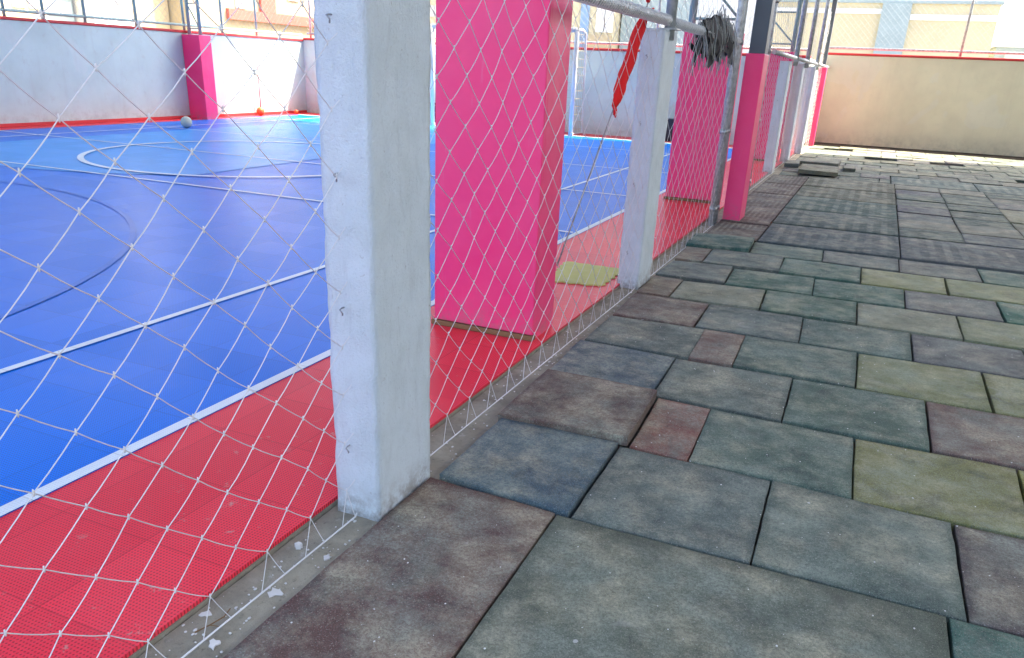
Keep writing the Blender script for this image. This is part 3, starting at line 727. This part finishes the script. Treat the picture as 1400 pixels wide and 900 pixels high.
t = thing('light_blocker_wall', 'unseen cream wall added along the right to hold back side light', 'wall', (8,7,0))  # out-of-view wall added to darken the faces turned to the right
MB().box(8.05, 8.25, -3.5, 18.41, -.07, 5.2, .004).build('wall_body', M['wallcream'], t)
MB().box(8.03, 8.27, -3.52, 18.39, 5.202, 5.25, .006).build('cap', M['redcap'], t)

# ------------------------------------------------------------------ goal, balls, bins
t = thing('futsal_goal', 'white futsal goal with a tan net in front of the court end wall', 'goal', (-6.8, 14.95, 0))
gx0, gx1 = -8.35, -5.34
for x in (gx0, gx1): MB().tube([(x,14.95,0),(x,14.95,1.84)], .042, 12).build('post', M['goal'], t)
MB().tube([(gx0,14.95,1.84),(gx1,14.95,1.84)], .042, 12).build('crossbar', M['goal'], t)
for x in (gx0, gx1): MB().tube([(x,14.95,1.84),(x,15.25,1.86),(x,15.45,1.80),(x,15.62,.03),(x,14.95,.03)], .022, 8).build('side_frame', M['goal'], t)
mb = MB(); 
for x in (gx0, gx1):
    for k in range(13): z = .1+k*.14; mb.tube([(x,14.95,z),(x,15.45+.17*(1-z/1.8),z)], .004, 3, False)
    for k in range(6): yy = 15.0+k*.1; mb.tube([(x,yy,.03),(x,yy,1.84)], .004, 3, False)
for k in range(25): x = gx0+k*(gx1-gx0)/24; mb.tube([(x,15.25,1.85),(x,15.45,1.78),(x,15.6,.05)], .003, 3, False)
for k in range(13): z = .1+k*.14; mb.tube([(gx0,15.45+.16*(1-z/1.8),z),(gx1,15.45+.16*(1-z/1.8),z)], .003, 3, False)
mb.build('goal_net', M['tannet'], t)
def ball(p, r, mat, label):
    o = MB().sphere((0,0,0), r, 24)
    for k in range(2):
        pts = [((r+.0005)*math.cos(a)*(1 if k else .8), (r+.0005)*math.sin(a)*(1 if k else .8), 0 if k else (r+.0005)*.6) for a in [i*math.pi/12 for i in range(25)]]
        o.tube(pts, r*.018, 4, False)
    o = o.build('ball', M[mat]); o.location = (p[0],p[1],r+.001); o.rotation_euler = (.4,.7,.2)
    return tag(o, label, 'ball', 'balls on the court')
ball((-10.55,10.5), .092, 'ballw', 'pale grey green ball lying left of centre near the far wall')
ball((-11.95,13.98), .085, 'ballo', 'orange ball at the foot of the sunlit wall')
ball((-11.9,15.1), .045, 'ballo', 'small orange ball near the far corner of the court')
def bin_(x, y, label):
    t = thing('storage_bin', label, 'bin', (x,y,0), 'black bins at the end wall')
    m = MB(); b = m.bm
    lo = [b.verts.new((x+a*.13, y+c*.12, .001)) for a, c in ((-1,-1),(1,-1),(1,1),(-1,1))]; hi = [b.verts.new((x+a*.155, y+c*.145, .37)) for a, c in ((-1,-1),(1,-1),(1,1),(-1,1))]
    b.faces.new(lo[::-1]); b.faces.new(hi)
    for i in range(4): b.faces.new((lo[i],lo[(i+1)%4],hi[(i+1)%4],hi[i]))
    m.build('body', M['blackplastic'], t); MB().box(x-.165,x+.165,y-.155,y+.155,.371,.395,.006).build('lid', M['blackplastic'], t)
bin_(-8.72, 15.6, 'black bin at the end wall seen just right of the nearest white pillar')
bin_(-3.52, 15.6, 'black bin at the end wall seen just right of the second white pillar')

# ------------------------------------------------------------------ debris on the kerb
rnd = random.Random(11)
def chip(x, y, r, label, z=-.021, mat='chip', th=.004):
    n = 13; pts = [(x+r*(.35+.9*rnd.random())*math.cos(2*math.pi*i/n), y+r*(.35+.9*rnd.random())*math.sin(2*math.pi*i/n)) for i in range(n)]
    o = MB().prism(pts, z, z+th, .001).build('paint_chip', M[mat]); tag(o, label, 'chip', 'white chips on the kerb')
chip(-1.195, 1.080, .013, 'white flake on the kerb at the very edge of the red border')
chip(-1.105, 1.010, .016, 'rounded white flake on the kerb nearest the camera')
chip(-1.110, 1.215, .020, 'splattered patch of pale plaster on the kerb', th=.0025)
chip(-1.180, 1.395, .010, 'upright white crumb on the kerb by the red border', th=.014)
chip(-1.085, 1.39, .011, 'white crumb at the foot of the nearest white pillar')
mb = MB()
for k in range(520):
    y = .6 + 6.4*rnd.random()**1.6; x = rnd.uniform(-1.215,-1.03)
    if 1.58 < y < 1.9 and -1.21 < x < -1.04: continue
    r = rnd.uniform(.0012,.0045); mb.sphere((x,y,-.021+r*.3), r, 6, (1,rnd.uniform(.6,1.6),.5))
for k in range(420):
    y = rnd.uniform(.9, 5.5); x = rnd.uniform(-1.04,.9); r = rnd.uniform(.0008,.0028); mb.sphere((x,y,.0015), r, 6, (1,rnd.uniform(.6,1.6),.4))
tag(mb.build('plaster_crumbs', M['chip']), 'scattered white plaster crumbs on the kerb and tiles', 'debris', None, 'stuff')
o = MB().tube([(-1.17,1.02,-.018),(-1.155,1.05,-.014),(-1.15,1.09,-.017),(-1.16,1.12,-.019)], .0016, 5).tube([(-1.155,1.05,-.014),(-1.13,1.06,-.017)], .001, 5).build('twig', M['twig']); tag(o, 'thin dry twig on the kerb beside the white flakes', 'twig')

# ------------------------------------------------------------------ roof over court and playground
ZR = 6.0
t = thing('canopy_roof', 'corrugated metal roof over the court and the playground', 'roof', (-3, 6, ZR))
mb = MB(); b = mb.bm; prev = None; x = -13.2; k = 0
while x < 7.4:
    zz = ZR + (.04 if k % 4 in (1,2) else 0); ye = 17.63 + .19*x
    cur = (b.verts.new((x,-1.2,zz)), b.verts.new((x,ye,zz)))
    cur2 = (b.verts.new((x,-1.2,zz+.012)), b.verts.new((x,ye,zz+.012)))
    if prev:
        b.faces.new((prev[0],prev[1],cur[1],cur[0])); b.faces.new((prev2[0],cur2[0],cur2[1],prev2[1]))
    prev, prev2 = cur, cur2; x += .09 if k % 2 else .06; k += 1
mb.build('roof_sheet', M['roof'], t)
for y in (-1.0, 3.36, 8.25, 13.2): MB().box(-12.3, 7.2, y-.06, y+.06, ZR-.26, ZR-.01).build('rafter', M['teal'], t)
for y in (-1.0, 3.36, 8.25, 13.2): MB().tube([(7.1,y,-.07),(7.1,y,ZR-.26)], .07, 12).build('side_post', M['teal'], t)

# ------------------------------------------------------------------ buildings beyond the walls
def windows(t, face, rects, depth=.12):
    """face: ('y', Y) looks towards -y, ('x', X) looks towards +x"""
    for (a0, a1, z0, z1) in rects:
        if face[0] == 'y':
            Y = face[1]; f = MB().box(a0-.08,a1+.08,Y-.06,Y+.02,z0-.08,z1+.08,.01).build('window', M['b_frame'], t)
            m = MB().box(a0,a1,Y-.075,Y-.061,z0,z1).build('pane', M['b_glass'], t)
        else:
            X = face[1]; f = MB().box(X-.02,X+.06,a0-.08,a1+.08,z0-.08,z1+.08,.01).build('window', M['b_frame'], t)
            m = MB().box(X+.061,X+.075,a0,a1,z0,z1).build('pane', M['b_glass'], t)
        m.parent = f; m.matrix_parent_inverse = Matrix.Translation(-Vector(t.location))
def bld(name, label, box, mat, face=None, rects=(), roof=True):
    x0,x1,y0,y1,z1 = box
    t = thing(name, label, 'building', ((x0+x1)/2,(y0+y1)/2,-.07))
    MB().box(x0,x1,y0,y1,-.07,z1).build('wall', M[mat], t)
    if roof: MB().box(x0-.1,x1+.1,y0-.1,y1+.1,z1+.001,z1+.16).build('roof', M['b_white'], t)
    if rects: windows(t, face, rects)
    return t
t = bld('cream_building', 'cream building with a white band beyond the end wall', (-5.4,3.8,42,52,4.45), 'b_cream', ('y',42), [(-.16,.12,3.35,3.72)], roof=False)
MB().box(-5.5,3.9,41.9,52.1,4.451,4.58).build('roof', M['b_teal'], t)
MB().box(-5.41,-.78,41.93,42.0,4.02,4.22).build('band', M['b_white'], t); MB().box(.40,3.87,41.93,42.0,3.80,4.02).build('band', M['b_white'], t)
MB().box(-.79,.39,41.80,42.0,-.07,4.44).build('stair_bay', M['b_teal'], t)
o = bld('low_house', 'low grey house at the right edge beyond the end wall', (4.3,9,45,52,2.95), 'b_teal', ('y',45), [(4.8,5.5,2.0,2.6)])
t = bld('grey_building', 'grey teal apartment house beyond the court end wall', (-13.0,-9.6,43,52,9), 'b_teal', ('y',43), [(-12.4,-11.6,5.6,6.6),(-11.0,-10.2,5.6,6.6),(-10.9,-10.2,3.0,3.6)])
t = bld('tall_apartment_block', 'cream apartment block with a blue corner strip and balcony windows', (-16.0,-13.1,42,51,12), 'b_cream', ('y',42), [(-13.95,-13.62,3.05,4.15),(-13.52,-13.2,3.05,4.15),(-13.95,-13.62,5.2,6.3),(-13.52,-13.2,5.2,6.3)])
MB().box(-14.85,-14.40,41.9,42.0,-.07,12).build('corner_strip', M['b_blue'], t)
MB().box(-14.2,-13.15,41.4,42.0,2.0,2.85).build('balcony', M['b_tan'], t)
t = bld('pale_green_building', 'pale block behind the tangled net bundle', (-9.4,-5.6,44,53,8), 'b_white', ('y',44), [(-8.8,-8.1,3.0,4.2),(-7.4,-6.8,3.0,4.2),(-6.4,-5.9,3.0,4.2)])
t = bld('yellow_building', 'yellow building with dark windows seen past the nearest white pillar', (-25,-19,42,52,9), 'b_cream', ('y',42), [(-23.6,-23.4,2.7,3.1),(-23.3,-23.1,2.7,3.1),(-23.6,-23.4,3.6,4.0),(-23.3,-23.1,3.6,4.0),(-21.5,-20.5,3,4)])
# left side, beyond the side wall (faces look towards +x)
t = bld('tan_building', 'tan building with a brick red band beyond the side wall', (-42,-32,32.6,43.2,9), 'b_tan', ('x',-32), [(36.2,36.8,3.5,4.1),(40.5,41.3,4.2,4.9)], roof=False)
MB().box(-32,-31.8,35.4,43.2,2.85,3.35).build('band', M['b_red'], t); MB().box(-32,-31.85,38.0,39.2,3.36,9).build('stack', M['b_red'], t)
t = bld('beige_building', 'beige building right of the white tower beyond the side wall', (-42,-33,30.4,32.5,7), 'b_tan', ('x',-33), [])
t = bld('white_tower', 'white tower with small square windows beyond the side wall', (-43,-33,28.1,30.3,14), 'b_white', ('x',-33), [(28.6+.45*(k%3),28.75+.45*(k%3),2.5+.4*(k//3),2.65+.4*(k//3)) for k in range(9)])
t = bld('green_glass_building', 'pale green building with rows of windows beyond the side wall', (-44,-34,25.9,27.9,12), 'b_teal', ('x',-34), [(26.1+.6*k,26.5+.6*k,2.5,2.9) for k in range(3)]+[(26.1+.6*k,26.5+.6*k,3.3,3.7) for k in range(3)])
t = bld('cream_house', 'cream house with brown windows at the left edge beyond the side wall', (-42,-32,22.0,25.0,8), 'b_cream', ('x',-32), [(23.6,24.0,2.6,3.0),(24.3,24.7,2.6,3.0)])
t = bld('brown_house', 'brown narrow house at the far left edge beyond the side wall', (-42,-33,18.5,21.9,8), 'b_brown', ('x',-33), [(19.5,20.2,3,3.6)])

# ------------------------------------------------------------------ light
w = bpy.data.worlds.new('World'); S.world = w; w.use_nodes = True
nt = w.node_tree; bg = nt.nodes['Background']
sky = nt.nodes.new('ShaderNodeTexSky'); sky.sky_type = 'NISHITA'; sky.sun_disc = False
sd = Vector((.45,.45,1)).normalized()
sky.sun_elevation = math.asin(sd.z); sky.sun_rotation = math.atan2(sd.x, sd.y); sky.air_density = .7; sky.dust_density = 4.5; sky.ozone_density = .3
nt.links.new(sky.outputs[0], bg.inputs[0]); bg.inputs[1].default_value = .15
L = bpy.data.lights.new('sun', 'SUN'); L.energy = 2.8; L.angle = math.radians(.5); L.color = (1,.89,.70)
lo = bpy.data.objects.new('sun', L); COL.objects.link(lo); lo.rotation_euler = sd.to_track_quat('Z','Y').to_euler(); lo.location = (5,5,12)

# ------------------------------------------------------------------ camera
cam = bpy.data.cameras.new('camera'); co = bpy.data.objects.new('camera', cam); COL.objects.link(co); S.camera = co
rt = Vector((.91363023,.40437019,.04200647)); dn = Vector((.19329222,-.34116052,-.91991718)); fw = Vector((-.35765614,.84858367,-.38985618))
mw = Matrix((( rt.x,-dn.x,-fw.x,0),( rt.y,-dn.y,-fw.y,0),( rt.z,-dn.z,-fw.z,1.17),(0,0,0,1))); co.matrix_world = mw
cam.sensor_fit = 'HORIZONTAL'; cam.sensor_width = 36; cam.lens = 36*1072.7/1400; cam.shift_y = 96.33/1400
cam.clip_start = .02; cam.clip_end = 3000
S.view_settings.view_transform = 'Standard'; S.view_settings.look = 'None'; S.view_settings.gamma = 1; S.view_settings.exposure = 2.72
S.render.resolution_x = 1024; S.render.resolution_y = 658
